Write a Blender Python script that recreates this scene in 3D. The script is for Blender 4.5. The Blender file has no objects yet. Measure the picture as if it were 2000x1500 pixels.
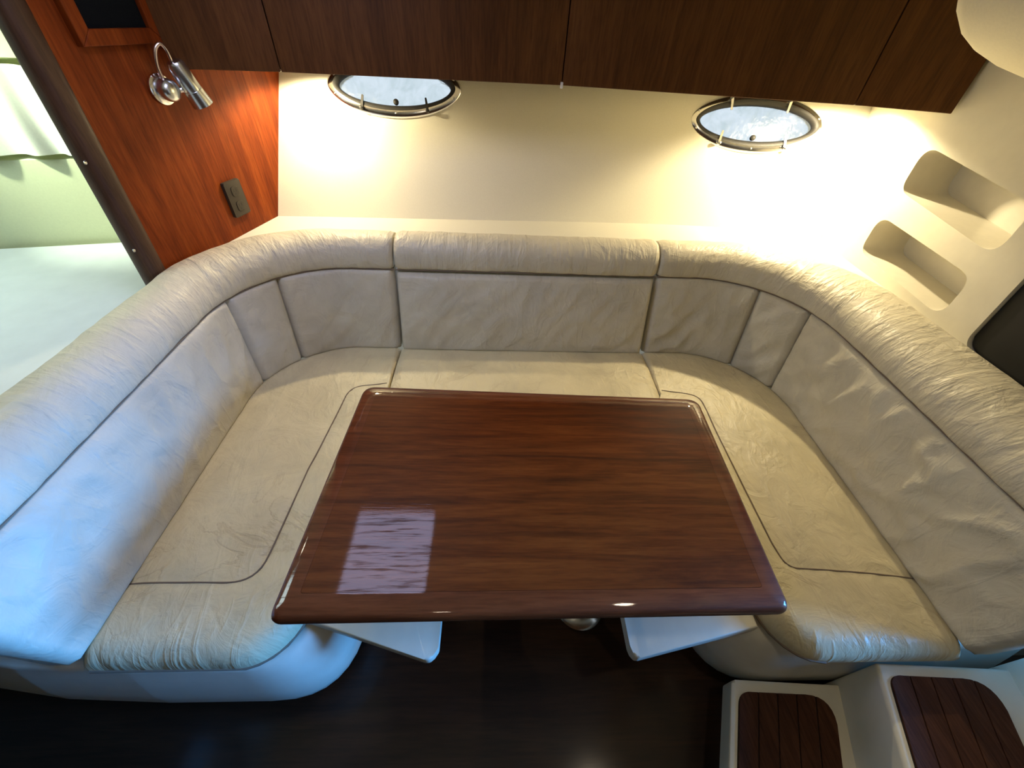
import bpy, bmesh, math, random
import numpy as np
from mathutils import Vector, Matrix, noise as mnoise

random.seed(4)
C = bpy.context.scene.collection
scene = bpy.context.scene
R_ = math.radians

# ------------------------------------------------------------------ camera
def set_camera():
    f, pitch, yaw, roll = 787.0, R_(42.7), R_(3.65), R_(-3.65)
    F = Vector((math.sin(yaw)*math.cos(pitch), math.cos(yaw)*math.cos(pitch), -math.sin(pitch)))
    rt = Vector((math.cos(yaw), -math.sin(yaw), 0)); up = rt.cross(F)
    Rv = rt*math.cos(roll) - up*math.sin(roll)
    Uv = rt*math.sin(roll) + up*math.cos(roll)
    cd = bpy.data.cameras.new('camera'); co = bpy.data.objects.new('camera', cd); C.objects.link(co)
    cd.sensor_fit = 'HORIZONTAL'; cd.sensor_width = 36.0; cd.lens = f/2000*36.0
    cd.clip_start = 0.02; cd.clip_end = 60
    m = Matrix(((Rv.x, Uv.x, -F.x, -0.117), (Rv.y, Uv.y, -F.y, 0.0), (Rv.z, Uv.z, -F.z, 1.6), (0, 0, 0, 1)))
    co.matrix_world = m
    scene.camera = co
set_camera()

# ------------------------------------------------------------------ world, daylight, exposure
scene.view_settings.view_transform = 'Standard'
scene.view_settings.look = 'None'
scene.view_settings.gamma = 1.0
scene.view_settings.use_curve_mapping = False
scene.view_settings.exposure = 0.13

w = bpy.data.worlds.new('sky'); scene.world = w; w.use_nodes = True
w.node_tree.nodes['Background'].inputs[0].default_value = (0.72, 0.82, 0.90, 1)
w.node_tree.nodes['Background'].inputs[1].default_value = 0.95

def area(name, loc, target, sx, sy, power, col):
    l = bpy.data.lights.new(name, 'AREA'); l.shape = 'RECTANGLE'; l.size = sx; l.size_y = sy
    l.energy = power; l.color = col
    o = bpy.data.objects.new(name, l); C.objects.link(o); o.location = loc
    o.rotation_euler = (Vector(target) - Vector(loc)).to_track_quat('-Z', 'Y').to_euler()
    return o
area('hatch_daylight', (-0.655, 0.98, 1.965), (-0.655, 0.98, 0), 0.43, 0.49, 5.5, (0.60, 0.62, 1.0))
cd_ = area('companionway_daylight', (2.30, 0.10, 1.25), (-1.15, 0.30, 0.52), 0.56, 0.95, 18.5, (0.07, 0.37, 1.0))
cd_.data.spread = R_(44)
area('forward_cabin_fill', (-2.2, 0.9, 1.965), (-2.1, 1.2, 0.8), 0.5, 0.5, 8.5, (0.80, 1.0, 0.98))  # unseen fill that brightens the berth; its ceiling hatch is added for it

# ------------------------------------------------------------------ materials
MATS = {}
class NT:
    def __init__(s, name):
        m = bpy.data.materials.new(name); m.use_nodes = True
        s.m = m; s.t = m.node_tree; s.n = s.t.nodes; s.b = s.n['Principled BSDF']
    def new(s, kind, **kw):
        x = s.n.new(kind)
        for k, v in kw.items():
            if k in x.inputs: x.inputs[k].default_value = v
            else: setattr(x, k, v)
        return x
    def link(s, a, b): s.t.links.new(a, b)
    def coords(s, kind='Object', scale=(1, 1, 1), rot=(0, 0, 0)):
        tc = s.new('ShaderNodeTexCoord'); mp = s.new('ShaderNodeMapping')
        mp.inputs['Scale'].default_value = scale; mp.inputs['Rotation'].default_value = rot
        s.link(tc.outputs[kind], mp.inputs['Vector']); return mp.outputs[0]
    def noise(s, vec, scale, detail=4, rough=.55, dist=0.0):
        x = s.new('ShaderNodeTexNoise'); x.inputs['Scale'].default_value = scale
        x.inputs['Detail'].default_value = detail; x.inputs['Roughness'].default_value = rough
        x.inputs['Distortion'].default_value = dist; s.link(vec, x.inputs['Vector']); return x.outputs['Fac']
    def ramp(s, fac, stops):
        x = s.new('ShaderNodeValToRGB'); e = x.color_ramp.elements
        while len(e) < len(stops): e.new(.5)
        for i, (p, c) in enumerate(stops):
            e[i].position = p; e[i].color = (*c, 1) if len(c) == 3 else c
        s.link(fac, x.inputs[0]); return x.outputs[0]
    def math(s, op, a, b=None, clamp=False):
        x = s.new('ShaderNodeMath', operation=op); x.use_clamp = clamp
        for i, v in enumerate((a, b)):
            if v is None: continue
            if isinstance(v, (int, float)): x.inputs[i].default_value = v
            else: s.link(v, x.inputs[i])
        return x.outputs[0]
    def mix(s, fac, a, b, mode='MIX'):
        x = s.new('ShaderNodeMix', data_type='RGBA', blend_type=mode)
        for i, v in zip((0, 6, 7), (fac, a, b)):
            if isinstance(v, (int, float)): x.inputs[i].default_value = v
            elif isinstance(v, tuple): x.inputs[i].default_value = (*v, 1)
            else: s.link(v, x.inputs[i])
        return x.outputs[2]
    def bump(s, h, strength, dist, prev=None):
        x = s.new('ShaderNodeBump'); x.inputs['Strength'].default_value = strength
        x.inputs['Distance'].default_value = dist; s.link(h, x.inputs['Height'])
        if prev is not None: s.link(prev, x.inputs['Normal'])
        return x.outputs[0]
    def done(s, key):
        MATS[key] = s.m; return s.m
    def set(s, **kw):
        for k, v in kw.items(): s.b.inputs[k.replace('_', ' ')].default_value = v

def m_plain(key, col, rough=.5, metal=0.0, coat=0.0, bumpy=0.0, bscale=60, spec=.5):
    t = NT(key); v = t.coords()
    n = t.noise(v, bscale, 3)
    c = t.mix(n, tuple(x*.93 for x in col), tuple(min(1, x*1.06) for x in col))
    t.link(c, t.b.inputs['Base Color'])
    t.set(Roughness=rough, Metallic=metal, Coat_Weight=coat, Specular_IOR_Level=spec)
    if bumpy: t.link(t.bump(n, bumpy, .002), t.b.inputs['Normal'])
    return t.done(key)

def m_wood(key, dark, mid, light, axis='x', scale=1.0, rough=.4, coat=0.0, coat_rough=.05, bump=.15, coords='Object', spec=.5):
    t = NT(key)
    sc = {'x': (1.1, 14, 14), 'z': (14, 14, 1.1), 'y': (14, 1.1, 14)}[axis]
    v = t.coords(coords, tuple(s*scale for s in sc))
    n1 = t.noise(v, 2.2, 8, .62, .7)
    v2 = t.coords(coords, tuple(s*scale*6 for s in sc))
    n2 = t.noise(v2, 2.5, 4, .6)
    v3 = t.coords(coords, tuple(s*scale*.22 for s in sc))
    n3 = t.noise(v3, 2.0, 2, .5, .4)
    base = t.ramp(n1, [(.28, dark), (.5, mid), (.74, light)])
    fine = t.ramp(n2, [(.38, (.55, .5, .48)), (.56, (1, 1, 1))])
    c = t.mix(.55, base, fine, 'MULTIPLY')
    big = t.ramp(n3, [(.3, (.72, .68, .66)), (.7, (1.12, 1.12, 1.12))])
    c = t.mix(.8, c, big, 'MULTIPLY')
    t.link(c, t.b.inputs['Base Color'])
    t.set(Roughness=rough, Coat_Weight=coat, Coat_Roughness=coat_rough, Specular_IOR_Level=spec)
    if coat > .7:
        t.set(Coat_IOR=1.38 if key == 'table_wood' else 1.5)
        t.link(t.ramp(n2, [(.34, (.12,)*3), (.50, (coat,)*3)]), t.b.inputs['Coat Weight'])
    nb = t.bump(n2, bump, .0012)
    t.link(nb, t.b.inputs['Normal'])
    if coat: t.link(t.bump(n2, bump*.55, .0007), t.b.inputs['Coat Normal'])
    return t.done(key)

def m_leather(key, col, pleat=0.0, crease=.5, rough=.45):
    """cream leather: pore bump, soft rumples, crease lines, pleats across a roll (UV in metres)"""
    t = NT(key)
    uv = t.coords('UV', (1, 1, 1))
    tone = t.noise(uv, 5.0, 5, .6, .6)
    ridged = t.math('ABSOLUTE', t.math('SUBTRACT', t.noise(uv, 4.2, 5, .55, 1.1), .5))
    line = t.ramp(ridged, [(0.0, (0, 0, 0)), (.022, (1, 1, 1))])
    gate = t.ramp(t.noise(uv, 3.1, 2), [(.48, (0, 0, 0)), (.62, (1, 1, 1))])
    worn = t.mix(gate, (1.0, 1.0, 1.0), line)
    c = t.ramp(tone, [(.3, tuple(x*.86 for x in col)), (.55, col), (.8, tuple(min(1, x*1.10) for x in col))])
    c = t.mix(crease*.32, c, t.mix(worn, (.62, .52, .42), (1.0, 1.0, 1.0)), 'MULTIPLY')
    t.link(c, t.b.inputs['Base Color'])
    pores = t.noise(uv, 210, 3)
    rump = t.noise(uv, 9, 5, .55, 1.6)
    n = t.bump(pores, .10, .001)
    n = t.bump(rump, .55, .012, n)
    drape = t.noise(t.coords('UV', (1.0, .35, 1), (0, 0, .25)), 13, 3, .5, 2.2)
    n = t.bump(t.ramp(drape, [(.5, (0, 0, 0)), (.72, (1, 1, 1))]), .24, .008, n)
    n = t.bump(worn, .30*crease, .004, n)
    if pleat:
        pv = t.coords('UV', (1.0, .16, 1))
        n = t.bump(t.ramp(t.noise(pv, 26, 3, .6, .5), [(.45, (0, 0, 0)), (.75, (1, 1, 1))]), pleat, .012, n)
    t.link(n, t.b.inputs['Normal'])
    t.set(Roughness=rough, Specular_IOR_Level=.45)
    return t.done(key)

m_leather('leather_seat', (.67, .590, .385), 0, 1.0)
m_leather('leather_back', (.62, .580, .470), 0, .45)
m_leather('leather_roll', (.65, .600, .470), .28, .2)
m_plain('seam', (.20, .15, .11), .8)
m_plain('gelcoat', (.72, .68, .565), .38, coat=.15, bumpy=.05, bscale=25)
m_plain('gelcoat_base', (.66, .62, .52), .4, bumpy=.08, bscale=30)
m_plain('vinyl', (.76, .73, .61), .6, bumpy=.08, bscale=220)
m_plain('headliner', (.78, .72, .56), .75, bumpy=.1, bscale=160)
m_plain('berth_vinyl', (.62, .66, .43), .6, bumpy=.06, bscale=140)
m_plain('sheet', (.80, .86, .87), .8, bumpy=.12, bscale=14)
m_plain('curtain', (.82, .85, .74), .85, bumpy=.1, bscale=180)
m_wood('cherry', (.120, .019, .0025), (.190, .034, .004), (.270, .060, .008), 'z', .8, .5, 0, .2, .12, spec=.12)
m_wood('cabinet_wood', (.085, .032, .008), (.115, .044, .011), (.150, .060, .016), 'z', .8, .5, 0, .25, .1, spec=.2)
m_wood('post_wood', (.050, .024, .012), (.075, .036, .018), (.10, .05, .026), 'z', 1.0, .45, 0, .12, .08, spec=.3)
m_wood('table_wood', (.045, .009, .0015), (.105, .023, .003), (.175, .046, .007), 'x', .8, .5, .8, .03, .22, spec=.1)
m_wood('table_edge', (.065, .014, .004), (.12, .029, .008), (.18, .048, .014), 'x', .8, .5, .8, .04, .15, spec=.1)
m_wood('sole_wood', (.012, .005, .002), (.022, .009, .004), (.036, .016, .007), 'x', .6, .5, .35, .16, .12, spec=.2)
m_wood('tread_wood', (.040, .016, .009), (.075, .03, .016), (.11, .048, .025), 'y', 1.2, .6, 0, .1, .25, spec=.1)
m_plain('tread_caulk', (.018, .010, .008), .8)
m_plain('chrome', (.88, .88, .89), .16, metal=1.0)
m_plain('steel', (.72, .73, .74), .22, metal=1.0)
m_plain('lamp_metal', (.70, .74, .76), .26, metal=1.0)
m_plain('rubber', (.018, .017, .016), .6)
m_plain('black_glass', (.003, .003, .004), .55)
m_plain('grille_cloth', (.007, .008, .008), .95, bumpy=.6, bscale=320, spec=.05)
m_plain('outlet_plastic', (.036, .028, .020), .55, spec=.3)
m_plain('outlet_dark', (.015, .012, .01), .6)
m_plain('white_plastic', (.8, .8, .78), .4)
m_plain('copper_tube', (.78, .62, .55), .22, metal=1.0)

def glass():
    t = NT('frosted_glass'); v = t.coords('Object', (1, 1, 1))
    t.set(Roughness=.22, Transmission_Weight=1.0, IOR=1.25, Base_Color=(.93, .96, .97, 1))
    n = t.noise(v, 26, 5, .6, 1.2)
    t.link(t.bump(n, .5, .01), t.b.inputs['Normal'])
    c = t.ramp(t.noise(v, 14, 4, .6, 1.0), [(.35, (.74, .80, .80)), (.6, (.92, .95, .97)), (.8, (1, 1, 1))])
    t.link(c, t.b.inputs['Base Color']); t.done('glass')
    t = NT('lamp_lens'); t.set(Base_Color=(1, .95, .85, 1), Roughness=.3)
    t.b.inputs['Emission Color'].default_value = (1, .88, .66, 1); t.b.inputs['Emission Strength'].default_value = 40
    t.done('lamp_lens')
glass()

# ------------------------------------------------------------------ mesh helpers
def thing(name, loc, label, cat, group=None):
    o = bpy.data.objects.new(name, None); C.objects.link(o); o.location = loc
    o.empty_display_size = .05
    o['label'] = label; o['category'] = cat
    if group: o['group'] = group
    return o

def mobj(name, verts, faces, mat, parent=None, smooth=True, uv=None, angle=40, origin=None):
    """verts are world coordinates; the mesh is stored relative to its parent's (unrotated) origin"""
    off = Vector((0, 0, 0))
    p = parent
    while p is not None:
        off += p.location; p = p.parent
    own = Vector(origin) if origin is not None else Vector((0, 0, 0))
    if parent is not None and origin is not None: own = own - off
    me = bpy.data.meshes.new(name)
    me.from_pydata([tuple(Vector(v) - off - own) for v in verts], [], [tuple(f) for f in faces])
    if uv is not None:
        l = me.uv_layers.new(name='UVMap')
        for lp in me.loops: l.data[lp.index].uv = uv[lp.vertex_index]
    bm = bmesh.new(); bm.from_mesh(me)
    bmesh.ops.recalc_face_normals(bm, faces=bm.faces); bm.to_mesh(me); bm.free()
    me.materials.append(MATS[mat])
    if smooth:
        me.shade_smooth()
        me.set_sharp_from_angle(angle=R_(angle))
    o = bpy.data.objects.new(name, me); C.objects.link(o); o.location = own
    if parent is not None: o.parent = parent
    return o

def single(name, verts, faces, mat, label, cat, group=None, **kw):
    vs = [Vector(v) for v in verts]
    org = Vector((sum(v.x for v in vs)/len(vs), sum(v.y for v in vs)/len(vs), min(v.z for v in vs)))
    o = mobj(name, verts, faces, mat, origin=org, **kw)
    o['label'] = label; o['category'] = cat
    if group: o['group'] = group
    return o

def struct(o):
    o['kind'] = 'structure'; return o

def merge(*parts):
    V, Fc = [], []
    for v, f in parts:
        k = len(V); V += [tuple(x) for x in v]; Fc += [tuple(i+k for i in q) for q in f]
    return V, Fc

def bm_out(bm):
    bm.verts.ensure_lookup_table()
    for i, v in enumerate(bm.verts): v.index = i
    r = [v.co.copy() for v in bm.verts], [[v.index for v in f.verts] for f in bm.faces]
    bm.free(); return r

def g_box(x0, x1, y0, y1, z0, z1, bev=0.0, seg=2):
    bm = bmesh.new()
    bmesh.ops.create_cube(bm, size=1)
    for v in bm.verts:
        v.co = Vector(((x0+x1)/2 + v.co.x*(x1-x0), (y0+y1)/2 + v.co.y*(y1-y0), (z0+z1)/2 + v.co.z*(z1-z0)))
    if bev: bmesh.ops.bevel(bm, geom=list(bm.edges), offset=bev, segments=seg, profile=.5, affect='EDGES')
    return bm_out(bm)

def g_prism(out, z0, z1, bev=0.0, seg=3, bottom=True, fr=None):
    """outline (list of 2d) extruded z0..z1; fr = frame function mapping (u,v,w) to world"""
    bm = bmesh.new()
    lo = [bm.verts.new((p[0], p[1], z0)) for p in out]
    hi = [bm.verts.new((p[0], p[1], z1)) for p in out]
    n = len(out)
    ft = bm.faces.new(hi); fb = bm.faces.new(lo[::-1])
    for i in range(n): bm.faces.new((lo[i], lo[(i+1) % n], hi[(i+1) % n], hi[i]))
    if bev:
        es = list(ft.edges) + (list(fb.edges) if bottom else [])
        bmesh.ops.bevel(bm, geom=es, offset=bev, segments=seg, profile=.5, affect='EDGES')
    v, f = bm_out(bm)
    if fr: v = [fr(*p) for p in v]
    return v, f

def round_poly(pts, r, n=6):
    """rounded convex/concave corners; r a number or a list"""
    out = []; N = len(pts)
    for i in range(N):
        p0, p, p1 = Vector(pts[i-1]), Vector(pts[i]), Vector(pts[(i+1) % N])
        rr = r[i] if isinstance(r, (list, tuple)) else r
        if rr <= 0: out.append((p.x, p.y)); continue
        a = (p0-p).normalized(); b = (p1-p).normalized()
        ang = math.acos(max(-1, min(1, a.dot(b))))
        d = min(rr/math.tan(ang/2), (p0-p).length*.49, (p1-p).length*.49)
        s, e = p+a*d, p+b*d
        for k in range(n+1):
            t = k/n
            q = s*(1-t)**2 + p*2*t*(1-t) + e*t*t
            # pull towards a circular arc
            out.append((q.x, q.y))
    return out

def g_tube(path, r, n=10, closed=False):
    P = [Vector(p) for p in path]; N = len(P); V = []; Fc = []
    up = None
    for i in range(N):
        if closed: t = P[(i+1) % N]-P[i-1]
        else: t = P[min(i+1, N-1)]-P[max(i-1, 0)]
        t.normalize()
        if up is None:
            up = Vector((0, 0, 1)) if abs(t.z) < .9 else Vector((1, 0, 0))
        a = (up - t*up.dot(t)).normalized(); b = t.cross(a); up = a
        rr = r[i] if isinstance(r, (list, tuple)) else r
        for k in range(n):
            th = 2*math.pi*k/n
            V.append(P[i] + a*math.cos(th)*rr + b*math.sin(th)*rr)
    for i in range(N if closed else N-1):
        j = (i+1) % N
        for k in range(n):
            Fc.append((i*n+k, i*n+(k+1) % n, j*n+(k+1) % n, j*n+k))
    if not closed:
        Fc.append(tuple(range(n))[::-1]); Fc.append(tuple((N-1)*n+k for k in range(n)))
    return V, Fc

def g_lathe(prof, fr, n=28):
    """prof: (r, h) list; fr maps (u,v,w) with w the axis"""
    V, Fc = [], []
    for r, h in prof:
        for k in range(n):
            a = 2*math.pi*k/n; V.append(fr(r*math.cos(a), r*math.sin(a), h))
    for i in range(len(prof)-1):
        for k in range(n):
            Fc.append((i*n+k, i*n+(k+1) % n, (i+1)*n+(k+1) % n, (i+1)*n+k))
    Fc.append(tuple(range(n))[::-1]); Fc.append(tuple((len(prof)-1)*n+k for k in range(n)))
    return V, Fc

def frame(o, u, v, w):
    o, u, v, w = Vector(o), Vector(u).normalized(), Vector(v).normalized(), Vector(w).normalized()
    return lambda a, b, c: o + u*a + v*b + w*c

def loft(rings, cap=True):
    n = len(rings[0]); V = [p for r in rings for p in r]; Fc = []
    for i in range(len(rings)-1):
        for k in range(n):
            Fc.append((i*n+k, i*n+(k+1) % n, (i+1)*n+(k+1) % n, (i+1)*n+k))
    if cap:
        Fc.append(tuple(range(n))[::-1]); Fc.append(tuple((len(rings)-1)*n+k for k in range(n)))
    return V, Fc

def boolean_cut(o, cutters):
    for i, (v, f) in enumerate(cutters):
        c = mobj('cutter', v, f, 'gelcoat', smooth=False)
        md = o.modifiers.new('cut', 'BOOLEAN'); md.operation = 'DIFFERENCE'; md.solver = 'EXACT'; md.object = c
        dg = bpy.context.evaluated_depsgraph_get(); dg.update()
        me = bpy.data.meshes.new_from_object(o.evaluated_get(dg))
        o.modifiers.clear(); old = o.data; o.data = me; bpy.data.meshes.remove(old)
        cm = c.data; bpy.data.objects.remove(c); bpy.data.meshes.remove(cm)
    o.data.shade_smooth(); o.data.set_sharp_from_angle(angle=R_(35))

# ------------------------------------------------------------------ hull side
_xb = np.polyfit([-1.3, -1.1, -.55, -.04, .5, .97, 1.25, 1.45, 1.6], [1.868, 1.885, 1.915, 1.940, 1.962, 1.966, 1.935, 1.886, 1.85], 4)
_xt = np.polyfit([-1.3, -1.04, -.55, 0, .5, .97, 1.25, 1.5, 1.65], [2.105, 2.138, 2.165, 2.185, 2.195, 2.175, 2.135, 2.07, 2.03], 4)
def hull_y(x, z):
    a, b = np.polyval(_xb, x), np.polyval(_xt, x)
    return float(a + (b-a)*(z-.87)/.48)
def hull_frame(x, z):
    p = Vector((x, hull_y(x, z), z)); e = .01
    u = (Vector((x+e, hull_y(x+e, z), z))-p).normalized()
    v = (Vector((x, hull_y(x, z+e), z+e))-p).normalized()
    nrm = u.cross(v).normalized()          # towards the cabin
    v = nrm.cross(u)
    return frame(p, u, v, nrm), p, nrm

PORTS = [(-.565, 1.335, .285, .118), (1.055, 1.275, .300, .118)]
def lens_out(a, b, n=64):
    o = []
    for k in range(n):
        t = 2*math.pi*k/n
        c, s = math.cos(t), math.sin(t)
        o.append((a*c, b*math.copysign(abs(s)**1.12, s)))
    return o

def build_shell():
    xs = np.linspace(-1.36, 1.62, 40); zs = np.linspace(.80, 1.97, 20)
    V, Fc = [], []
    nx, nz = len(xs), len(zs)
    for off in (0, .06):
        for z in zs:
            for x in xs: V.append((x, hull_y(x, z)+off, z))
    for k in range(nz-1):
        for i in range(nx-1):
            a = k*nx+i; Fc.append((a, a+1, a+nx+1, a+nx)); b = a+nx*nz; Fc.append((b, b+nx, b+nx+1, b+1))
    S = nx*nz
    for i in range(nx-1):
        Fc.append((i, i+S, i+1+S, i+1)); t = (nz-1)*nx+i; Fc.append((t, t+1, t+1+S, t+S))
    for k in range(nz-1):
        a = k*nx; Fc.append((a, a+nx, a+nx+S, a+S)); b = k*nx+nx-1; Fc.append((b, b+S, b+nx+S, b+nx))
    o = struct(mobj('wall_back', V, Fc, 'vinyl'))
    cuts = []
    for (x, z, a, b) in PORTS:
        fr, p, nrm = hull_frame(x, z)
        cuts.append(g_prism(lens_out(a-.040, b-.030), -.25, .15, fr=fr))
    boolean_cut(o, cuts)

    # floor
    v, f = g_box(-3.3, 2.4, -1.4, 2.5, -.06, 0)
    struct(mobj('floor', v, f, 'sole_wood', smooth=False))
    # ceiling with the deck hatch opening, plus one added for the forward cabin fill
    v, f = g_box(-3.3, 2.4, -1.4, 2.5, 1.95, 2.0)
    ce = struct(mobj('ceiling', v, f, 'headliner', smooth=False))
    boolean_cut(ce, [g_prism(round_poly([(-.875, .735), (-.435, .735), (-.435, 1.23), (-.875, 1.23)], .05), 1.9, 2.05),
        g_prism(round_poly([(-2.47, .63), (-1.93, .63), (-1.93, 1.17), (-2.47, 1.17)], .05), 1.9, 2.05)])
    for k, (cx, cy, hx, hy) in enumerate(((-.655, .9825, .235, .262), (-2.2, .90, .285, .285))):
        v, f = g_prism(round_poly([(cx-hx, cy-hy), (cx+hx, cy-hy), (cx+hx, cy+hy), (cx-hx, cy+hy)], .05), 2.0, 2.012)
        struct(mobj('window_%d' % (k+3), v, f, 'glass', smooth=False))  # the second pane covers the added, unseen hatch over the berth
    v, f = g_box(-3.3, 2.4, -1.46, -1.4, 0, 2.0)
    struct(mobj('wall_galley', v, f, 'cabinet_wood', smooth=False))
    v, f = g_box(-3.36, -3.3, -1.4, 2.5, 0, 2.0)
    struct(mobj('wall_left', v, f, 'berth_vinyl', smooth=False))
    # companionway end wall, open where the door stands
    v, f = merge(g_box(2.4, 2.46, .25, 2.5, 0, 2.0), g_box(2.4, 2.46, -1.4, -.85, 0, 2.0), g_box(2.4, 2.46, -.85, .25, 0, .6))
    struct(mobj('wall_companionway', v, f, 'gelcoat', smooth=False))

    # right-hand moulded wall with two cubbies
    plan = [(1.42, .36), (1.42, 1.55), (1.422, 1.66), (1.437, 1.78), (1.462, 1.90), (1.512, 2.08), (1.56, 2.30), (1.56, 2.45), (1.85, 2.45), (1.85, .36)]
    v, f = g_prism(plan, 0, 1.95)
    wr = struct(mobj('wall_right', v, f, 'gelcoat', angle=25))
    fr = lambda a, b, c: Vector((c, a, b))
    cuts = []
    for pts in ([(1.612, 1.070), (1.604, .925), (1.150, .895), (1.156, 1.040)],
                [(1.612, 1.318), (1.604, 1.168), (1.150, 1.115), (1.156, 1.262)]):
        cuts.append(g_prism(round_poly(pts, .052, 8), 1.30, 1.60, fr=fr))
    cuts.append(g_prism(round_poly([(1.046, 1.30), (1.030, .862), (.52, .862), (.52, 1.30)], .05, 8), 1.35, 1.47, fr=fr))
    boolean_cut(wr, cuts)
    # berth side liner (hull running forward)
    L = [(-1.33, 1.85), (-1.70, 1.735), (-2.12, 1.628), (-2.6, 1.50), (-3.3, 1.28)]
    V, Fc = [], []
    for z, dy in ((.5, 0), (1.11, .01), (1.125, .05), (1.40, .08), (1.41, .02), (1.95, .05)):
        for p in L: V.append((p[0], p[1]+dy, z))
    n = len(L)
    for k in range(5):
        for i in range(n-1): Fc.append((k*n+i, k*n+i+1, (k+1)*n+i+1, (k+1)*n+i))
    S = len(V); V += [(a, b+.06, c) for a, b, c in V]
    Fc += [tuple(i+S for i in q[::-1]) for q in Fc]
    struct(mobj('wall_berth', V, Fc, 'berth_vinyl', angle=20))
    # overhead moulding, a soft brow on the right
    sec = [(1.60, 1.95), (.925, 1.95), (.935, 1.80), (.952, 1.70), (.985, 1.645), (1.03, 1.607), (1.085, 1.580), (1.16, 1.556), (1.27, 1.530), (1.43, 1.495), (1.60, 1.47)]
    def ring(y, sh):
        cx, cz = 1.6, 1.95
        return [Vector((cx+(a-cx)*sh, y, cz+(b-cz)*sh)) for a, b in sec]
    sec = [(a-.055*min(1, (1.6-a)/.4), b) for a, b in sec]
    rr = [ring(-.6, 1.0)] + [ring(1.22+.085*math.sin(t*math.pi/2), 1-.16*(1-math.cos(t*math.pi/2))) for t in np.linspace(0, 1, 9)]
    v, f = loft(rr)
    struct(mobj('trim_1', v, f, 'headliner', angle=60))
build_shell()

# ------------------------------------------------------------------ bulkhead
BA = Vector((-1.268, 1.285, 0)); BD = Vector((.257, .966, 0)).normalized(); BN = Vector((.966, -.257, 0)).normalized()
bf = lambda s, z, h: BA + BD*s + Vector((0, 0, z)) + BN*h
def build_bulkhead():
    def s_at(z):
        s = .5
        for _ in range(20):
            p = BA+BD*s; s += (hull_y(p.x, z)-p.y)/.966
        return s+.012
    out = [(0, .845)] + [(s_at(z), z) for z in (.85, 1.0, 1.2, 1.4, 1.6, 1.945)] + [(.05, 1.945)]
    v, f = g_prism(out, -.028, 0, fr=bf)
    o = struct(mobj('wall_bulkhead', v, f, 'cherry', smooth=False))
    # padded wooden post that caps its free edge
    prof = []
    for k in range(28):
        a = 2*math.pi*k/28
        prof.append((.000+.036*math.copysign(abs(math.cos(a))**.8, math.cos(a)), -.012+.030*math.copysign(abs(math.sin(a))**.8, math.sin(a))))
    rings = [[bf(a+.05*(z-.9), z, b) for a, b in prof] for z in (.70, 1.0, 1.3, 1.6, 1.945)]
    v, f = loft(rings)
    p = struct(mobj('trim_2', v, f, 'post_wood', angle=60))
    for z in (.985, 1.235):
        q = bf(-.030+.05*(z-.9), z, .006)
        fr = frame(q, Vector((0, 0, 1)), BN.cross(Vector((0, 0, 1))), (BN*.7-BD*.7))
        v, f = g_lathe([(.001, .0065), (.004, .006), (.006, .003), (.0065, -.004)][::-1], fr, 12)
        mobj('screw', v, f, 'steel', p)
build_bulkhead()

# ------------------------------------------------------------------ portholes
def build_ports():
    for i, (x, z, a, b) in enumerate(PORTS):
        fr, p, nrm = hull_frame(x, z)
        root = bpy.data.objects.new('window_%d' % (i+1), None); C.objects.link(root); root.location = p
        root['kind'] = 'structure'; root.empty_display_size = .05
        N = 72
        def ringsweep(prof, lift=0):
            rings = []
            base = lens_out(1, 1, N)
            for k in range(N):
                c, s = base[k]
                rings.append([fr((a+da)*c, (b+da)*s, h+lift) for da, h in prof])
            V, Fc = loft(rings+[rings[0]], cap=False); return V, Fc
        v, f = ringsweep([(.0, -.004), (0, .006), (-.008, .012), (-.030, .014), (-.034, .008), (-.034, -.004)])
        mobj('frame', v, f, 'chrome', root, angle=60)
        v, f = ringsweep([(-.027, .003), (-.027, .017), (-.038, .017), (-.048, .004), (-.048, -.012), (-.027, -.012)])
        mobj('gasket', v, f, 'rubber', root, angle=60)
        v, f = g_prism(lens_out(a-.040, b-.040), -.010, -.004, fr=fr)
        mobj('pane', v, f, 'glass', root, angle=30)
        for (th, ln, ins) in ((238, .030, .034), (300, .034, .034), (65, .030, .034), (118, .030, .034)):
            t = R_(th); c, s = math.cos(t), math.sin(t)
            P0 = (a*c-.012*c, (b)*s - .012*s); inw = Vector((-c*.25, -s)).normalized()
            o2 = frame(fr(P0[0], P0[1], .012), fr(1, 0, 0)-fr(0, 0, 0), fr(0, 1, 0)-fr(0, 0, 0), nrm)
            pv = Vector((-inw.y, inw.x))
            def cf(u, w_, h, o2=o2, inw=inw, pv=pv): return o2(inw.x*u+pv.x*w_, inw.y*u+pv.y*w_, h)
            v1 = g_prism(round_poly([(-.006, -.006), (.052, -.004), (.052, .004), (-.006, .006)], .0035, 3), .004, .010, fr=cf)
            v2 = g_lathe([(.005, -.004), (.005, .012), (.0075, .012), (.0075, .020), (.004, .022)], lambda u, w_, h, cf=cf: cf(u, w_, h), 12)
            v, f = merge(v1, v2)
            mobj('latch', v, f, 'rubber' if i == 0 and th > 200 else 'steel', root, angle=40)
        kf = frame(fr(.0, -(b-.062), 0), fr(1, 0, 0)-fr(0, 0, 0), fr(0, 1, 0)-fr(0, 0, 0), nrm)
        v, f = g_lathe([(.010, -.006), (.012, .004), (.011, .010), (.006, .013), (.002, .014)], kf, 16)
        mobj('knob', v, f, 'rubber', root)
        for th in (200, 270, 340, 20, 160, 90):
            t = R_(th); sf = frame(fr((a-.017)*math.cos(t), (b-.017)*math.sin(t), .013), fr(1, 0, 0)-fr(0, 0, 0), fr(0, 1, 0)-fr(0, 0, 0), nrm)
            v, f = g_lathe([(.0045, -.003), (.0045, .001), (.003, .002)], sf, 10)
            mobj('screw', v, f, 'steel', root)
build_ports()

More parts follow.
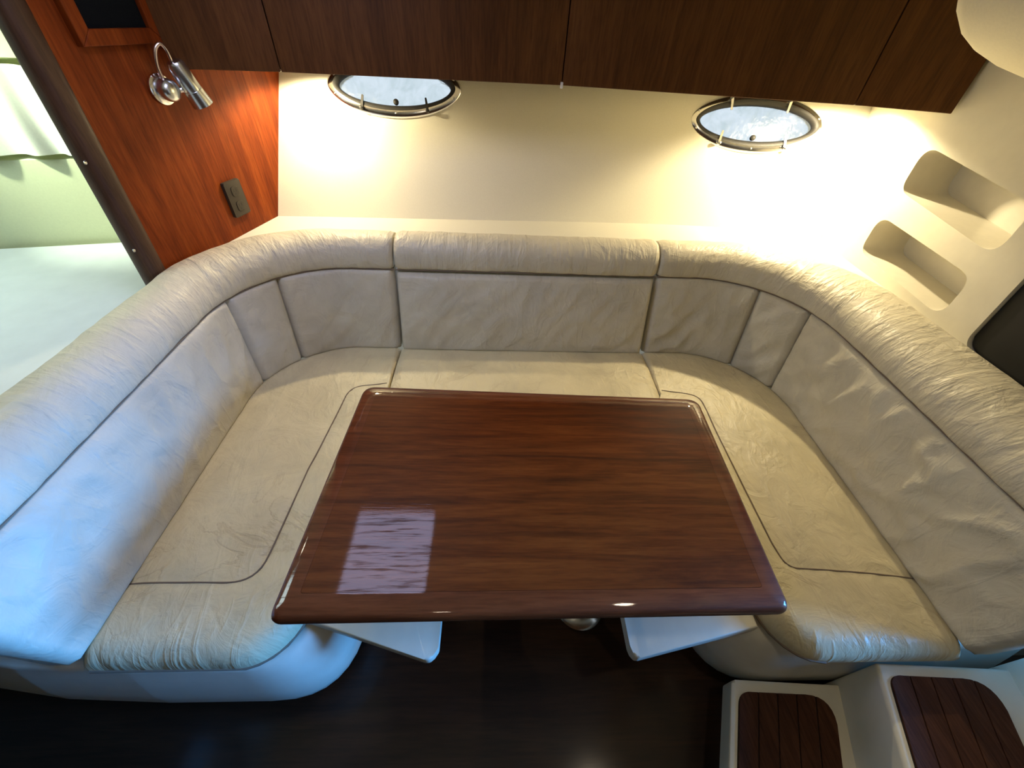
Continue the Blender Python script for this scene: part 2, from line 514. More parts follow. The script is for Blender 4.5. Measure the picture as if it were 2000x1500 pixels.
# ------------------------------------------------------------------ settee
XS1, XS2 = -.54, .580
LV = {
 'J': dict(xl=-1.070, xr=1.120, yb=1.483, rl=.36, rr=.39, z=.452),
 'T': dict(xl=-1.115, xr=1.162, yb=1.583, rl=.40, rr=.42, z=.785, y0=.238),
 'B': dict(xl=-1.262, xr=1.388, yb=1.722, rl=.46, rr=.48, z=.870, y0=.22),
 'I': dict(xl=-.597, xr=.632, yb=.985, rl=.15, rr=.15, z=.45),
}
Y0 = .262
def upt(lv, seg, t):
    L = LV[lv]; hp = math.pi/2; y0 = L.get('y0', Y0)
    if seg == 'A': p, n = (L['xl'], y0+(L['yb']-L['rl']-y0)*t), (1, 0)
    elif seg == 'B':
        a = math.pi-hp*t; p = (L['xl']+L['rl']+L['rl']*math.cos(a), L['yb']-L['rl']+L['rl']*math.sin(a)); n = (-math.cos(a), -math.sin(a))
    elif seg == 'C1': x0 = L['xl']+L['rl']; p, n = (x0+(XS1-x0)*t, L['yb']), (0, -1)
    elif seg == 'C2': p, n = (XS1+(XS2-XS1)*t, L['yb']), (0, -1)
    elif seg == 'C3': x1 = L['xr']-L['rr']; p, n = (XS2+(x1-XS2)*t, L['yb']), (0, -1)
    elif seg == 'D':
        a = hp-hp*t; p = (L['xr']-L['rr']+L['rr']*math.cos(a), L['yb']-L['rr']+L['rr']*math.sin(a)); n = (-math.cos(a), -math.sin(a))
    else: p, n = (L['xr'], L['yb']-L['rr']+(y0-(L['yb']-L['rr']))*t), (-1, 0)
    k = .011*min(1, max(0, (p[1]-.9)/.4))
    return Vector((p[0], p[1]+k*p[0], L['z'])), Vector((n[0], n[1], 0))

def samples(ranges, step=.014):
    """list of (seg,t) without repeats along the T path"""
    out = []
    for seg, t0, t1 in ranges:
        L = (upt('T', seg, t1)[0]-upt('T', seg, t0)[0]).length*1.05
        n = max(2, int(L/step))
        for k in range(n+1):
            if k == 0 and out: continue
            out.append((seg, t0+(t1-t0)*k/n))
    return out
def prof(d, w_):
    q = max(0.0, min(d/w_, 1.0)); return math.sqrt(max(0, 1-(1-q)**2))
def arcs(ss, lv):
    a = [0.0]
    for i in range(1, len(ss)):
        a.append(a[-1]+(upt(lv, *ss[i])[0]-upt(lv, *ss[i-1])[0]).length)
    return a
def wob(p, s, amp): return amp*mnoise.noise(Vector(p)*s)

def back_panel(name, ranges, parent, proud=0.0, ztop=.787, edge=(1, 1), wr=1.3):
    ss = samples(ranges); ar = arcs(ss, 'T'); tot = ar[-1]
    NT_ = 26; rings = []; UV = []
    for (sg, t), s in zip(ss, ar):
        pj, nj = upt('J', sg, t); pt, nt = upt('T', sg, t)
        ds = min(s if edge[0] else 9, tot-s if edge[1] else 9)
        ring = []
        hgt = (pt-pj).length
        for k in range(NT_+1):
            q = k/NT_; q = .5-.5*math.cos(q*math.pi)*(1-.0)      # denser at the ends
            z0 = .446
            p = pj.lerp(pt, q); p.z = z0+(ztop-z0)*q
            dt = min(q, 1-q)*hgt
            e = prof(ds, .010)*prof(dt, .014)
            # rumples that die out at the edges
            sk = Vector((s*9-q*2.2, q*2.6+s*1.5, 3.1+pt.x))
            fold = 1-abs(mnoise.noise(sk+Vector((0, mnoise.noise(p*5)*.8, 0))))*2.2
            rum = (wob(p, 6.5, .006)+wob(p+Vector((3, 1, 2)), 15, .0028)+wr*.006*max(0, fold)**2)*min(1, ds/.05)*min(1, dt/.05)
            off = -.010+(.026+proud)*e+.012*math.sin(math.pi*q)*min(1, ds/.10)+rum
            ring.append(p+nj*off); UV.append((s, q*hgt))
        for q in (1.0, .5, 0.0):
            p = pj.lerp(pt, q); p.z = .446+(ztop-.446)*q
            ring.append(p-nj*.055); UV.append((s, q*hgt))
        rings.append(ring)
    v, f = loft(rings)
    return mobj(name, v, f, 'leather_back', parent, uv=UV, angle=70)

def back_cushion(label, panels, loc, wr=1.2):
    r = thing('back_cushion', loc, label, 'cushion')
    for pr in panels: back_panel('panel', pr, r, wr=wr)
    return r
back_cushion('cream leather back cushion curving round the left corner, sewn in three panels',
   [[('A', -.0, 1), ('B', 0, .21)], [('B', .21, .54)], [('B', .54, 1), ('C1', 0, .985)]], (-1.12, 1.0, .44))
back_cushion('cream leather back cushion curving round the right corner, wrinkled, sewn in three panels',
   [[('C3', .015, 1), ('D', 0, .43)], [('D', .43, .75)], [('D', .75, 1), ('E', 0, 1)]], (1.16, 1.0, .44), 2.6)
r = thing('back_cushion', (0, 1.53, .44), 'flat rectangular cream leather back cushion in the middle behind the table', 'cushion')
back_panel('cover', [('C2', .004, .996)], r, .010, .776)

def bolster(label, ranges, loc, ends):
    ss = samples(ranges); ar = arcs(ss, 'T'); tot = ar[-1]
    ctrl = [(0.0, .788, -.002), (-.02, .795, .012), (.02, .845, .014), (.14, .884, .006), (.34, .904, .0), (.62, .907, 0), (.90, .896, 0), (1.0, .872, 0)]
    rings, UV = [], []
    for (sg, t), s in zip(ss, ar):
        pt, nt = upt('T', sg, t); pb, nb = upt('B', sg, t)
        ds = min(s if ends[0] else 9, tot-s if ends[1] else 9)
        e = prof(ds, .022)
        ring = []; acc = 0; last = None
        M = len(ctrl)-1; K = 26
        for k in range(K+1):
            u = k/K*M; i = min(int(u), M-1); fr_ = u-i
            P = [ctrl[max(0, min(M, i+j))] for j in (-1, 0, 1, 2)]
            def cr(c): 
                a, b, c_, d = [q[c] for q in P]
                return .5*((2*b)+(-a+c_)*fr_+(2*a-5*b+4*c_-d)*fr_**2+(-a+3*b-3*c_+d)*fr_**3)
            p = pt.lerp(pb, cr(0)); p.z = cr(1); p = p+nt*cr(2)
            mid = pt.lerp(pb, .5); mid.z = .845
            p = mid.lerp(p, .90+.10*e)
            pl = mnoise.noise(Vector((s*24+2.3, k*.05, 1.7)))*.0022+wob(p, 8, .003)
            p += (p-mid).normalized()*pl*min(1, ds/.03)
            if last is not None: acc += (p-last).length
            last = p; ring.append(p); UV.append((s, acc))
        for q, z in ((1.0, .80), (.5, .792)):
            p = pt.lerp(pb, q); p.z = z; ring.append(p); UV.append((s, acc))
        rings.append(ring)
    v, f = loft(rings)
    r = thing('bolster_cushion', loc, label, 'cushion')
    mobj('cover', v, f, 'leather_roll', r, uv=UV, angle=70)
    # stitched joint line under the roll
    path = []
    for (sg, t) in ss[::2]:
        pt, nt = upt('T', sg, t); path.append(pt+nt*.009+Vector((0, 0, .002)))
    v, f = g_tube(path, .0030, 6)
    mobj('seam_or_gap_shade', v, f, 'seam', r)
    return r
bolster('long cream leather top bolster curving along the left side of the settee', [('A', -.12, 1), ('B', 0, 1), ('C1', 0, .988)], (-1.2, 1.0, .79), (0, 1))
bolster('short straight cream leather top bolster in the middle, between two curved ones', [('C2', .006, .994)], (.02, 1.66, .79), (1, 1))
bolster('long cream leather top bolster curving along the right side below the cubbies', [('C3', .012, 1), ('D', 0, 1), ('E', 0, 1.12)], (1.27, 1.0, .79), (1, 0))

# --- seat cushions
RF = .135
def inner(seg, t):
    p, n = upt('I', seg, t)
    if p.y < Y0+RF:
        k = RF-math.sqrt(max(0, RF*RF-(Y0+RF-p.y)**2))
        p.x += -k if seg == 'A' else k
    return p
def seat(label, ranges, loc, seams, front, cut):
    ss = []
    for seg, t0, t1 in ranges:
        if seg in 'AE':
            base = [0, .004, .010, .018, .03, .045, .065, .09, .12]+list(np.linspace(.15, 1, 44))
            tt = base if seg == 'A' else [1-q for q in base[::-1]]
        else:
            n = {'B': 40, 'D': 40, 'C1': 14, 'C3': 10, 'C2': 60}[seg]
            tt = list(np.linspace(t0, t1, n))
        for q in tt:
            if ss and ss[-1] == (seg, q): continue
            if ss and ss[-1][0] != seg and q in (0, t0): continue
            ss.append((seg, q))
    vv = list(np.linspace(0, .86, 40))+[.88, .90, .92, .935, .95, .962, .973, .982, .99, .996, 1.0]
    # free outline: inner edge (and front end)
    line = [inner(*q) for q in ss]
    if front == 'start': line = [upt('J', *ss[0])[0]]+line
    if front == 'end': line = line+[upt('J', *ss[-1])[0]]
    A = np.array([(p.x, p.y) for p in line]); a0, a1 = A[:-1], A[1:]
    def dist(p, a0=a0, a1=a1):
        d = a1-a0; q = np.array((p.x, p.y))-a0
        t = np.clip((q*d).sum(1)/np.maximum((d*d).sum(1), 1e-12), 0, 1)
        return float(np.sqrt(((q-d*t[:, None])**2).sum(1)).min())
    seam_arr = []
    for s in seams:
        B = np.array(s); seam_arr.append((B[:-1], B[1:]))
    rings, UV = [], []
    for i, (sg, t) in enumerate(ss):
        po, no = upt('J', sg, t); pi = inner(sg, t); ring = []
        dc = 9
        if cut[0]: dc = min(dc, (po-upt('J', *ss[0])[0]).length)
        if cut[1]: dc = min(dc, (po-upt('J', *ss[-1])[0]).length)
        for q in vv:
            p = (po-no*.004).lerp(pi, q)
            d = dist(p); dj = q*(pi-po).length
            z = .398+.056*prof(d, .05)
            z -= .014*(1-prof(dj, .03))+.010*(1-prof(dc, .016))
            z += .010*min(1, d/.2)*min(1, dj/.15)+(wob(p, 5, .005)+wob(p+Vector((7, 2, 0)), 14, .002))*min(1, d/.08)*min(1, dj/.05)
            for b0, b1 in seam_arr:
                ds = dist(p, b0, b1)
                z -= .005*math.exp(-(ds/.010)**2)
            p.z = z; ring.append(p); UV.append((p.x, p.y))
        for q in (1.0, .5, 0.0):
            p = (po-no*.004).lerp(pi, q); p.z = .386; ring.append(p); UV.append((p.x, p.y))
        rings.append(ring)
    v, f = loft(rings)
    r = thing('seat_cushion', loc, label, 'cushion')
    o = mobj('cover', v, f, 'leather_seat', r, uv=UV, angle=60)
    top = [p for ring in rings for p in ring[:len(vv)]]
    T = np.array([(p.x, p.y, p.z) for p in top])
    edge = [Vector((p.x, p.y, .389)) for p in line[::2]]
    v, f = g_tube(edge, .0045, 6); mobj('seam_or_gap_shade', v, f, 'seam', r)  # dark tube drawn as the shade in the gap between cushion and base
    for s in seams:
        path = []
        P = [Vector((a, b, 0)) for a, b in s]
        for k in range(len(P)-1):
            m = max(1, int((P[k+1]-P[k]).length/.012))
            for j in range(m): path.append(P[k].lerp(P[k+1], j/m))
        path.append(P[-1])
        for p in path:
            d2 = (T[:, 0]-p.x)**2+(T[:, 1]-p.y)**2; idx = np.argsort(d2)[:4]; wts = 1/(d2[idx]+1e-6)
            p.z = float((T[idx, 2]*wts).sum()/wts.sum())+.0004
        # smooth heights
        for _ in range(3):
            zz = [p.z for p in path]
            for k in range(1, len(path)-1): path[k].z = (zz[k-1]+zz[k]+zz[k+1])/3
        v, f = g_tube(path, .0024, 6); mobj('seam', v, f, 'seam', r)
    return r
def smooth_line(pts, r): 
    q = round_poly(pts, [0]+[r]*(len(pts)-2)+[0], 8); return q
sL = smooth_line([(-1.064, .440), (-.735, .440), (-.722, .80), (-.690, 1.195), (-.552, 1.225)], .075)
sR = smooth_line([(.592, 1.213), (.742, 1.185), (.735, .55), (.742, .478), (1.108, .449)], .06)
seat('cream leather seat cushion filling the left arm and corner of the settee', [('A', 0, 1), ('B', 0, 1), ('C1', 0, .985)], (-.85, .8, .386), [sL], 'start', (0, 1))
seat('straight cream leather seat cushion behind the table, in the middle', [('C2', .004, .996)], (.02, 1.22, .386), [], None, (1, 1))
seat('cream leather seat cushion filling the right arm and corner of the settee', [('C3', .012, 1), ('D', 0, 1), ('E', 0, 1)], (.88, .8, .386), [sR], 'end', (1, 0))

# --- moulded base
def base_outline(dy, xi, Rr, yin):
    yl, yr = Y0+dy, Y0+dy+.030
    pts = [(-1.75, yl+.075), (-1.28, yl+.012), (-1.0, yl), (-xi, yl), (-xi, yin), (xi+.02, yin), (xi+.02, yr), (1.0, yr), (1.40, yr+.01), (1.40, 1.62), (-1.30, 1.62), (-1.30, 1.25), (-1.75, 1.25)]
    rr = [0, .2, .2, Rr, .12, .12, Rr, .2, 0, .1, .1, 0, 0]
    return round_poly(pts, rr, 8)
def build_base():
    r = thing('settee_base', (0, .9, 0), 'moulded cream settee base with rounded ends under the seat cushions', 'settee base')
    lv = [(.0, .085, .62, .14, 1.0), (.04, .080, .62, .14, 1.0), (.046, .012, .545, .19, .96), (.075, -.010, .520, .21, .94), (.14, -.022, .503, .22, .93), (.22, -.022, .502, .22, .93), (.29, -.012, .525, .20, .94), (.335, -.004, .552, .18, .95), (.352, .000, .568, .17, .96), (.364, .002, .585, .16, .965), (.370, .008, .600, .15, .97), (.371, .03, .63, .13, .98), (.384, .035, .635, .13, .98)]
    rings = [[Vector((a, b, z)) for a, b in base_outline(dy, xi, Rr, yi)] for z, dy, xi, Rr, yi in lv]
    v, f = loft(rings)
    mobj('body', v, f, 'gelcoat_base', r, angle=45)
    # ledges that reach inwards under the table
    for pts, rr in (([(-.60, .368), (-.262, .272), (-.243, .30), (-.243, .99), (-.60, .99)], [0, .02, .02, .05, 0]),
                    ([(.62, .342), (.62, .99), (.254, .99), (.254, .30), (.262, .272)], [0, 0, .05, .03, .03])):
        v, f = g_prism(round_poly(pts, rr, 5), .362, .400, .006, 3)
        mobj('ledge', v, f, 'gelcoat', r, angle=50)
build_base()

# --- shelf behind the bolsters
def build_shelf():
    inn = []
    for sg, a, b, n in (('A', .82, 1, 5), ('B', 0, 1, 20), ('C1', 0, 1, 4), ('C2', 0, 1, 6), ('C3', 0, 1, 4), ('D', 0, 1, 20), ('E', 0, .75, 10)):
        for t in np.linspace(a, b, n):
            p, nn = upt('B', sg, t); p = p+nn*.02
            if not inn or (Vector(inn[-1])-Vector((p.x, p.y))).length > .004: inn.append((p.x, p.y))
    out = [(1.425, inn[-1][1]), (1.425, 1.6), (1.44, 1.75), (1.462, 1.875)]
    for x in np.linspace(1.43, -1.105, 24): out.append((float(x), hull_y(float(x), .868)+.012))
    out += [(-1.27, 1.30)]
    v, f = g_prism(inn+out, .845, .868)
    o = struct(mobj('trim_3', v, f, 'vinyl', smooth=False))
build_shelf()

# ------------------------------------------------------------------ table
def build_table():
    cx, cy, rot = .0005, .6105, R_(-1.3)
    r = thing('dining_table', (cx, cy, 0), 'glossy varnished dark red-brown wooden table with rounded corners', 'table')
    co, si = math.cos(rot), math.sin(rot)
    W, D = 1.084, .652
    Q = [Vector(p) for p in ((-.556, .274), (.528, .287), (.556, .925), (-.530, .956))]
    def fr(u, v, w_):
        s, t = u/W+.5, v/D+.5
        p = Q[0].lerp(Q[1], s).lerp(Q[3].lerp(Q[2], s), t); return Vector((p.x, p.y, w_))
    def rr(i, rad, n=7):
        a, b = W/2-i, D/2-i
        return round_poly([(-a, -b), (a, -b), (a, b), (-a, b)], [rad*.55, rad*.55, rad*.9, rad*.9], n)
    # edge moulding: ring with a rounded nose
    prof_ = [(.048, .661), (.012, .661), (.003, .667), (0, .676), (0, .686), (.004, .695), (.011, .6995), (.048, .6995)]
    rings = [[fr(a, b, z) for a, b in rr(i, max(.012, .045-i))] for i, z in prof_]
    V, Fc = loft(rings+[rings[0]], cap=False)
    mobj('edge_moulding', V, Fc, 'table_edge', r, angle=60)
    v, f = g_prism(rr(.0485, .012), .664, .6998, fr=fr)
    mobj('top_panel', v, f, 'table_wood', r, angle=40)
    for x, y in ((.216, .535), (-.20, .72)):
        lf = frame((x, y, 0), (1, 0, 0), (0, 1, 0), (0, 0, 1))
        v, f = g_lathe([(.086, 0), (.088, .006), (.080, .016), (.045, .026), (.036, .05), (.030, .07)], lf, 36)
        b = mobj('base_plate', v, f, 'steel', r)
        v, f = g_lathe([(.025, .06), (.025, .64), (.07, .645), (.07, .660)], lf, 28); mobj('pedestal', v, f, 'chrome', r, angle=40)
build_table()

# ------------------------------------------------------------------ overhead cabinet
CF = [(-1.150, 1.640), (-.842, 1.703), (.104, 1.763), (1.120, 1.664), (1.405, 1.584)]
def build_cabinet():
    zb, zt = 1.42, 1.945
    r = thing('overhead_cabinet', (.1, 1.9, zb), 'dark wooden overhead locker with flush doors above the portholes', 'cabinet')
    back = [(1.408, 2.02), (1.15, 2.10), (.6, 2.135), (0, 2.13), (-.6, 2.11), (-1.0, 2.075), (-1.03, 2.05)]
    inset = [(x, y+.020) for x, y in CF]
    v, f = g_prism(inset+back, zb, zt)
    mobj('body', v, f, 'cabinet_wood', r, smooth=False)
    v, f = g_prism([(x, y+.026) for x, y in CF]+back, zb-.003, zb+.001)
    mobj('underside_panel', v, f, 'gelcoat', r, smooth=False)
    names = ['side_panel', 'door', 'door', 'end_panel']
    lab = ['narrow fixed panel', None, None, 'angled end panel']
    for i in range(4):
        p, q = Vector(CF[i]), Vector(CF[i+1]); d = (q-p).normalized(); n = Vector((d.y, -d.x))
        g = .0022
        a = p+d*(g if i else 0); b = q-d*(g if i < 3 else 0)
        out = [a, b, b-n*.018, a-n*.018]
        v, f = g_prism([(o.x, o.y) for o in out], zb-.004, zt, .0015, 1)
        o = mobj(names[i], v, f, 'cabinet_wood', r, smooth=False)
        if lab[i]: o['label'] = lab[i]
    v, f = g_box(.099, .107, 1.748, 1.766, zb-.012, zb+.006, .001)
    mobj('catch', v, f, 'white_plastic', r)
build_cabinet()

# ------------------------------------------------------------------ puck lights below the cabinet
def puck(loc, label, power, tilt=0, group='recessed halogen lights under the overhead cabinet'):
    r = thing('puck_light', loc, label, 'light')
    lf = frame(loc, (1, 0, 0), (0, 1, 0), (0, 0, -1))
    v, f = g_lathe([(.034, -.012), (.036, 0), (.034, .005), (.026, .006), (.025, .0)], lf, 28); mobj('bezel', v, f, 'steel', r)
    v, f = g_lathe([(.024, -.006), (.024, .002), (.012, .004)], lf, 20); mobj('lens', v, f, 'lamp_lens', r)
    l = bpy.data.lights.new('halogen_bulb', 'SPOT'); l.energy = power; l.color = (1.0, .83, .51)
    l.spot_size = R_(158); l.spot_blend = .30; l.shadow_soft_size = .015
    tilt_ = tilt
    o = bpy.data.objects.new('halogen_bulb', l); C.objects.link(o); o.parent = r; o.location = (0, 0, -.010); o.rotation_euler = (0, -R_(tilt_), 0)
puck((-.85, 1.96, 1.414), 'small round halogen light under the cabinet above the left porthole', 21, 2)
puck((1.22, 1.86, 1.414), 'small round halogen light under the cabinet above the right porthole', 43, 6)
def dome(loc, label, power):  # unseen fixtures added to lift the warm ambient light
    r = thing('ceiling_fill', loc, label, 'light', 'added ceiling fill lights out of view')
    lf = frame(loc, (1, 0, 0), (0, 1, 0), (0, 0, -1))
    v, f = g_lathe([(.06, 0), (.062, .008), (.055, .014), (.045, .012)], lf, 28); mobj('bezel', v, f, 'steel', r)
    v, f = g_lathe([(.045, .004), (.044, .012), (.02, .015)], lf, 24); mobj('lens', v, f, 'lamp_lens', r)
    l = bpy.data.lights.new('ceiling_fill_bulb', 'AREA'); l.shape = 'DISK'; l.size = .10; l.energy = power; l.color = (1.0, .80, .55)
    o = bpy.data.objects.new('ceiling_fill_bulb', l); C.objects.link(o); o.parent = r; o.location = (0, 0, -.022)
dome((.55, .12, 1.95), 'added unseen warm fill light overhead on the right', 0.8)
dome((-.35, -.25, 1.95), 'added unseen warm fill light overhead on the left', 0.35)

# ------------------------------------------------------------------ things on the bulkhead
def build_reading_lamp():
    q = bf(.315, 1.368, 0)
    r = thing('reading_lamp', q, 'small chrome swivel reading lamp with a bent tube on the wooden bulkhead', 'lamp')
    UZ = Vector((0, 0, 1))
    wf = frame(q, BD, UZ, BN)
    v, f = g_lathe([(.038, 0), (.041, .003), (.041, .010), (.034, .014)], wf, 32); mobj('wall_plate', v, f, 'chrome', r, angle=50)
    v, f = g_lathe([(.030, .012), (.031, .034), (.029, .046), (.021, .054), (.006, .057)], wf, 32); mobj('hub', v, f, 'lamp_metal', r, angle=50)
    # shade: slanted tube in front of the hub
    top, bot = wf(.036, .066, .058), wf(.072, -.044, .068)
    ax = (bot-top).normalized(); side = ax.cross(BN).normalized(); out = side.cross(ax)
    sf = frame(top, side, out, ax); L = (bot-top).length
    v, f = g_lathe([(.004, -.005), (.022, -.004), (.026, .003), (.028, L*.60), (.0265, L*.605), (.0265, L*.63), (.0285, L*.635), (.033, L), (.029, L), (.024, L*.7)], sf, 30)
    mobj('shade', v, f, 'lamp_metal', r, angle=40)
    v, f = g_tube([wf(.012, -.004, .030), wf(.035, -.002, .045), wf(.055, .010, .056)], .009, 10); mobj('swivel_arm', v, f, 'chrome', r)
    pts = []
    P = [wf(-.002, .026, .030), wf(-.006, .060, .034), wf(.004, .098, .042), wf(.020, .112, .050), wf(.030, .098, .054), wf(.031, .070, .055)]
    for i in range(len(P)-1):
        p = [P[max(0, i-1)], P[i], P[i+1], P[min(len(P)-1, i+2)]]
        for k in range(6):
            t = k/6
            pts.append(.5*((2*p[1])+(-p[0]+p[2])*t+(2*p[0]-5*p[1]+4*p[2]-p[3])*t*t+(-p[0]+3*p[1]-3*p[2]+p[3])*t**3))
    pts.append(P[-1])
    v, f = g_tube(pts, .0058, 10); mobj('bent_tube', v, f, 'copper_tube', r)
build_reading_lamp()

def build_outlet():
    q = bf(.428, 1.005, 0)
    r = thing('power_outlet', q, 'brown double power outlet low on the wooden bulkhead', 'outlet')
    fr = lambda u, v, w_: bf(.428+u, 1.005+v, w_)
    v, f = g_prism(round_poly([(-.040, -.064), (.040, -.064), (.040, .064), (-.040, .064)], .006, 4), 0, .014, .003, 3, False, fr); mobj('cover_plate', v, f, 'outlet_plastic', r)
    for s in (-1, 1):
        fs = lambda u, v, w_, s=s: fr(u, v+s*.027, w_)
        v, f = g_prism(round_poly([(-.016, -.018), (.016, -.018), (.016, .018), (-.016, .018)], .010, 5), .012, .0165, .001, 1, False, fs)
        o = mobj('socket', v, f, 'outlet_plastic', r)
        for (a, b, w2, h2) in ((-.006, .004, .0016, .005), (.007, .004, .0016, .006), (0, -.009, .003, .003)):
            v, f = g_prism([(a-w2, b-h2), (a+w2, b-h2), (a+w2, b+h2), (a-w2, b+h2)], .014, .0170, fr=fs); mobj('slot', v, f, 'outlet_dark', o, smooth=False)
build_outlet()

def build_speaker():
    s0, s1, z0, z1 = .132, .388, 1.478, 1.76
    q = bf((s0+s1)/2, z0, 0)
    r = thing('wall_speaker', q, 'black cloth panel in a square wooden frame high on the bulkhead', 'speaker')
    def mitre(a, b, c, d, nm):
        v, f = g_prism([a, b, c, d], 0, .022, .003, 2, False, bf); mobj(nm, v, f, 'cherry', r, smooth=False)
    t = .036
    mitre((s0, z0), (s1, z0), (s1-t, z0+t), (s0+t, z0+t), 'frame_rail')
    mitre((s1, z0), (s1, z1), (s1-t, z1-t), (s1-t, z0+t), 'frame_rail')
    mitre((s1, z1), (s0, z1), (s0+t, z1-t), (s1-t, z1-t), 'frame_rail')
    mitre((s0, z1), (s0, z0), (s0+t, z0+t), (s0+t, z1-t), 'frame_rail')
    v, f = g_prism([(s0+t, z0+t), (s1-t, z0+t), (s1-t, z1-t), (s0+t, z1-t)], 0, .008, fr=bf); mobj('grille', v, f, 'grille_cloth', r, smooth=False)
build_speaker()

# ------------------------------------------------------------------ dark panel in the right wall
fr = lambda a, b, c: Vector((c, a, b))
v, f = g_prism(round_poly([(1.043, 1.297), (1.027, .865), (.523, .865), (.523, 1.297)], .048, 8), 1.432, 1.462, .004, 2, True, fr)
single('dark_panel', v, f, 'black_glass', 'black rounded panel recessed in the cream wall at the right edge', 'panel')

# ------------------------------------------------------------------ companionway steps
def build_steps():
    r = thing('companionway_steps', (.95, 0, 0), 'cream moulded steps with dark wooden treads in the lower right', 'steps')
    def P(o, u, v): return (o[0]+u, o[1]-.052*u, ) if v is None else (o[0]+u-.42*v*1.0, o[1]-.052*u-v)
    # plan coordinates: u along the back edge, v towards the galley
    def quad(o, k, u0, u1, v0, v1): return [(o[0]+u-k*v, o[1]-.05*u-v) for u, v in ((u0, v0), (u1, v0), (u1, v1), (u0, v1))]
    V = []
    def slab(q, z0, z1, bev=.010): return g_prism(round_poly(q, .012, 3), z0, z1, bev, 3, False)
    o1, k1, o2, k2, o3 = (.606, .2665), .47, (.928, .2665), .36, (1.292, .262)
    v1 = slab(quad(o1, k1, 0, 1.2, 0, .75), .115, .182)
    v1b = slab(quad((.66, .25), k1, 0, 1.0, 0, .7), 0, .117)
    v2 = slab(quad(o2, k2, 0, .9, 0, .75), .10, .360)
    v3 = slab(quad(o3, .30, 0, .85, 0, .75), .10, .540)
    for q, nm in ((merge(v1, v1b), 'lower_step'), (v2, 'middle_step'), (v3, 'upper_step')):
        mobj(nm, q[0], q[1], 'gelcoat', r, angle=50)
    def clip(poly, ax, lim, keep_less):
        out = []; N = len(poly)
        for i in range(N):
            a, b = poly[i], poly[(i+1) % N]
            ia = (a[ax] <= lim) if keep_less else (a[ax] >= lim); ib = (b[ax] <= lim) if keep_less else (b[ax] >= lim)
            if ia: out.append(a)
            if ia != ib:
                t = (lim-a[ax])/(b[ax]-a[ax]); out.append((a[0]+(b[0]-a[0])*t, a[1]+(b[1]-a[1])*t))
        return out
    def tread(o, k, u0, u1, z, n, vb=.028):
        uv = round_poly([(u0, vb), (u1, vb), (u1, .66), (u0, .66)], [.03, .085, .05, .03], 8)
        m = lambda p: (o[0]+p[0]-k*p[1], o[1]-.05*p[0]-p[1])
        v, f = g_prism([m(p) for p in uv], z, z+.003)
        t = mobj('tread', v, f, 'tread_caulk', r, smooth=False)
        wd = (u1-u0)/n
        for i in range(n):
            pl = clip(clip(uv, 0, u0+i*wd+.0015, False), 0, u0+(i+1)*wd-.0015, True)
            v, f = g_prism([m(p) for p in pl], z+.002, z+.007, .001, 1, False)
            mobj('plank', v, f, 'tread_wood', t, smooth=False)
    tread(o1, k1, .020, .298, .181, 5)
    tread(o2, k2, .021, .302, .359, 5)
build_steps()

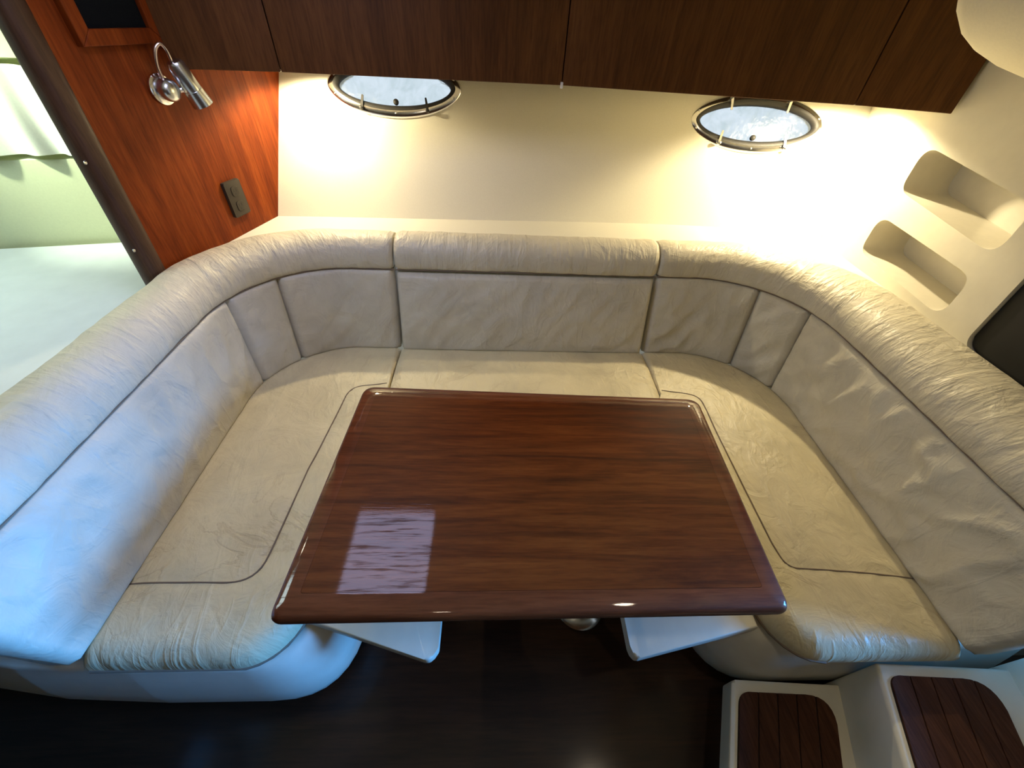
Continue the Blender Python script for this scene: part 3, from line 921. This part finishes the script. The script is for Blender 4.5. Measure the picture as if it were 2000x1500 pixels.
# ------------------------------------------------------------------ forward berth
def build_berth():
    # mattress
    out = [(-1.275, .05), (-1.285, 1.30), (-1.34, 1.60), (-1.42, 1.775), (-1.70, 1.705), (-2.12, 1.605), (-2.6, 1.48), (-3.25, 1.25), (-3.25, .05)]
    v, f = g_prism(round_poly(out, [.05, .05, .05, .06, 0, 0, 0, .05, .05], 4), .60, .80, .022, 4)
    single('berth_mattress', v, f, 'sheet', 'pale mattress on the forward berth beyond the bulkhead', 'mattress', angle=60)
    v, f = g_box(-3.28, -1.80, .65, 1.22, 0, .60, .01)
    single('berth_locker', v, f, 'gelcoat_base', 'cream box locker under the forward berth mattress', 'locker')
    # curtain with folds, hung on the side of the hull
    V, Fc = [], []
    n, m = 90, 14
    for off in (0, .006):
        for j in range(m+1):
            q = j/m; z = 1.385-.255*q
            for i in range(n+1):
                t = i/n; x = -1.62-1.0*t
                y = np.interp(-x, [1.33, 1.70, 2.12, 2.6, 3.3], [1.85, 1.735, 1.628, 1.50, 1.28])+.03
                y += -.035+.016*math.sin(t*52+1.5*math.sin(t*9))*(.5+.5*q)+.006*math.sin(t*17+q*4)
                V.append((x, y-off, z+.01*math.sin(t*11)*(1-q)))
    S = (n+1)*(m+1)
    for j in range(m):
        for i in range(n):
            a = j*(n+1)+i; Fc += [(a, a+1, a+n+2, a+n+1), (a+S, a+S+n+1, a+S+n+2, a+S+1)]
    for i in range(n): Fc += [(i, i+S, i+S+1, i+1), (m*(n+1)+i, m*(n+1)+i+1, m*(n+1)+i+1+S, m*(n+1)+i+S)]
    for j in range(m): Fc += [(j*(n+1), (j+1)*(n+1), (j+1)*(n+1)+S, j*(n+1)+S), (j*(n+1)+n, j*(n+1)+n+S, (j+1)*(n+1)+n+S, (j+1)*(n+1)+n)]
    single('berth_curtain', V, Fc, 'curtain', 'bright pale gathered curtain along the forward berth', 'curtain', angle=80)
build_berth()

# added fill lamp in a made-up ceiling fixture, brightens the berth curtain
def build_berth_fill():
    loc = (-2.12, 1.30, 1.95)
    r = thing('berth_fill', loc, 'added unseen fill lamp over the forward berth', 'light')
    lf = frame(loc, (1, 0, 0), (0, 1, 0), (0, 0, -1))
    v, f = g_lathe([(.06, 0), (.062, .008), (.055, .014), (.045, .012)], lf, 28); mobj('bezel', v, f, 'steel', r)
    v, f = g_lathe([(.045, .004), (.044, .012), (.02, .015)], lf, 24); mobj('lens', v, f, 'lamp_lens', r)
    l = bpy.data.lights.new('berth_fill_bulb', 'AREA'); l.shape = 'DISK'; l.size = .09; l.energy = 3.4; l.color = (.90, 1.0, .74); l.spread = R_(50)
    o = bpy.data.objects.new('berth_fill_bulb', l); C.objects.link(o); o.parent = r; o.location = (0, 0, -.024)
    o.rotation_euler = (Vector((-1.84, 1.70, 1.36))-Vector(loc)).to_track_quat('-Z', 'Y').to_euler()
build_berth_fill()
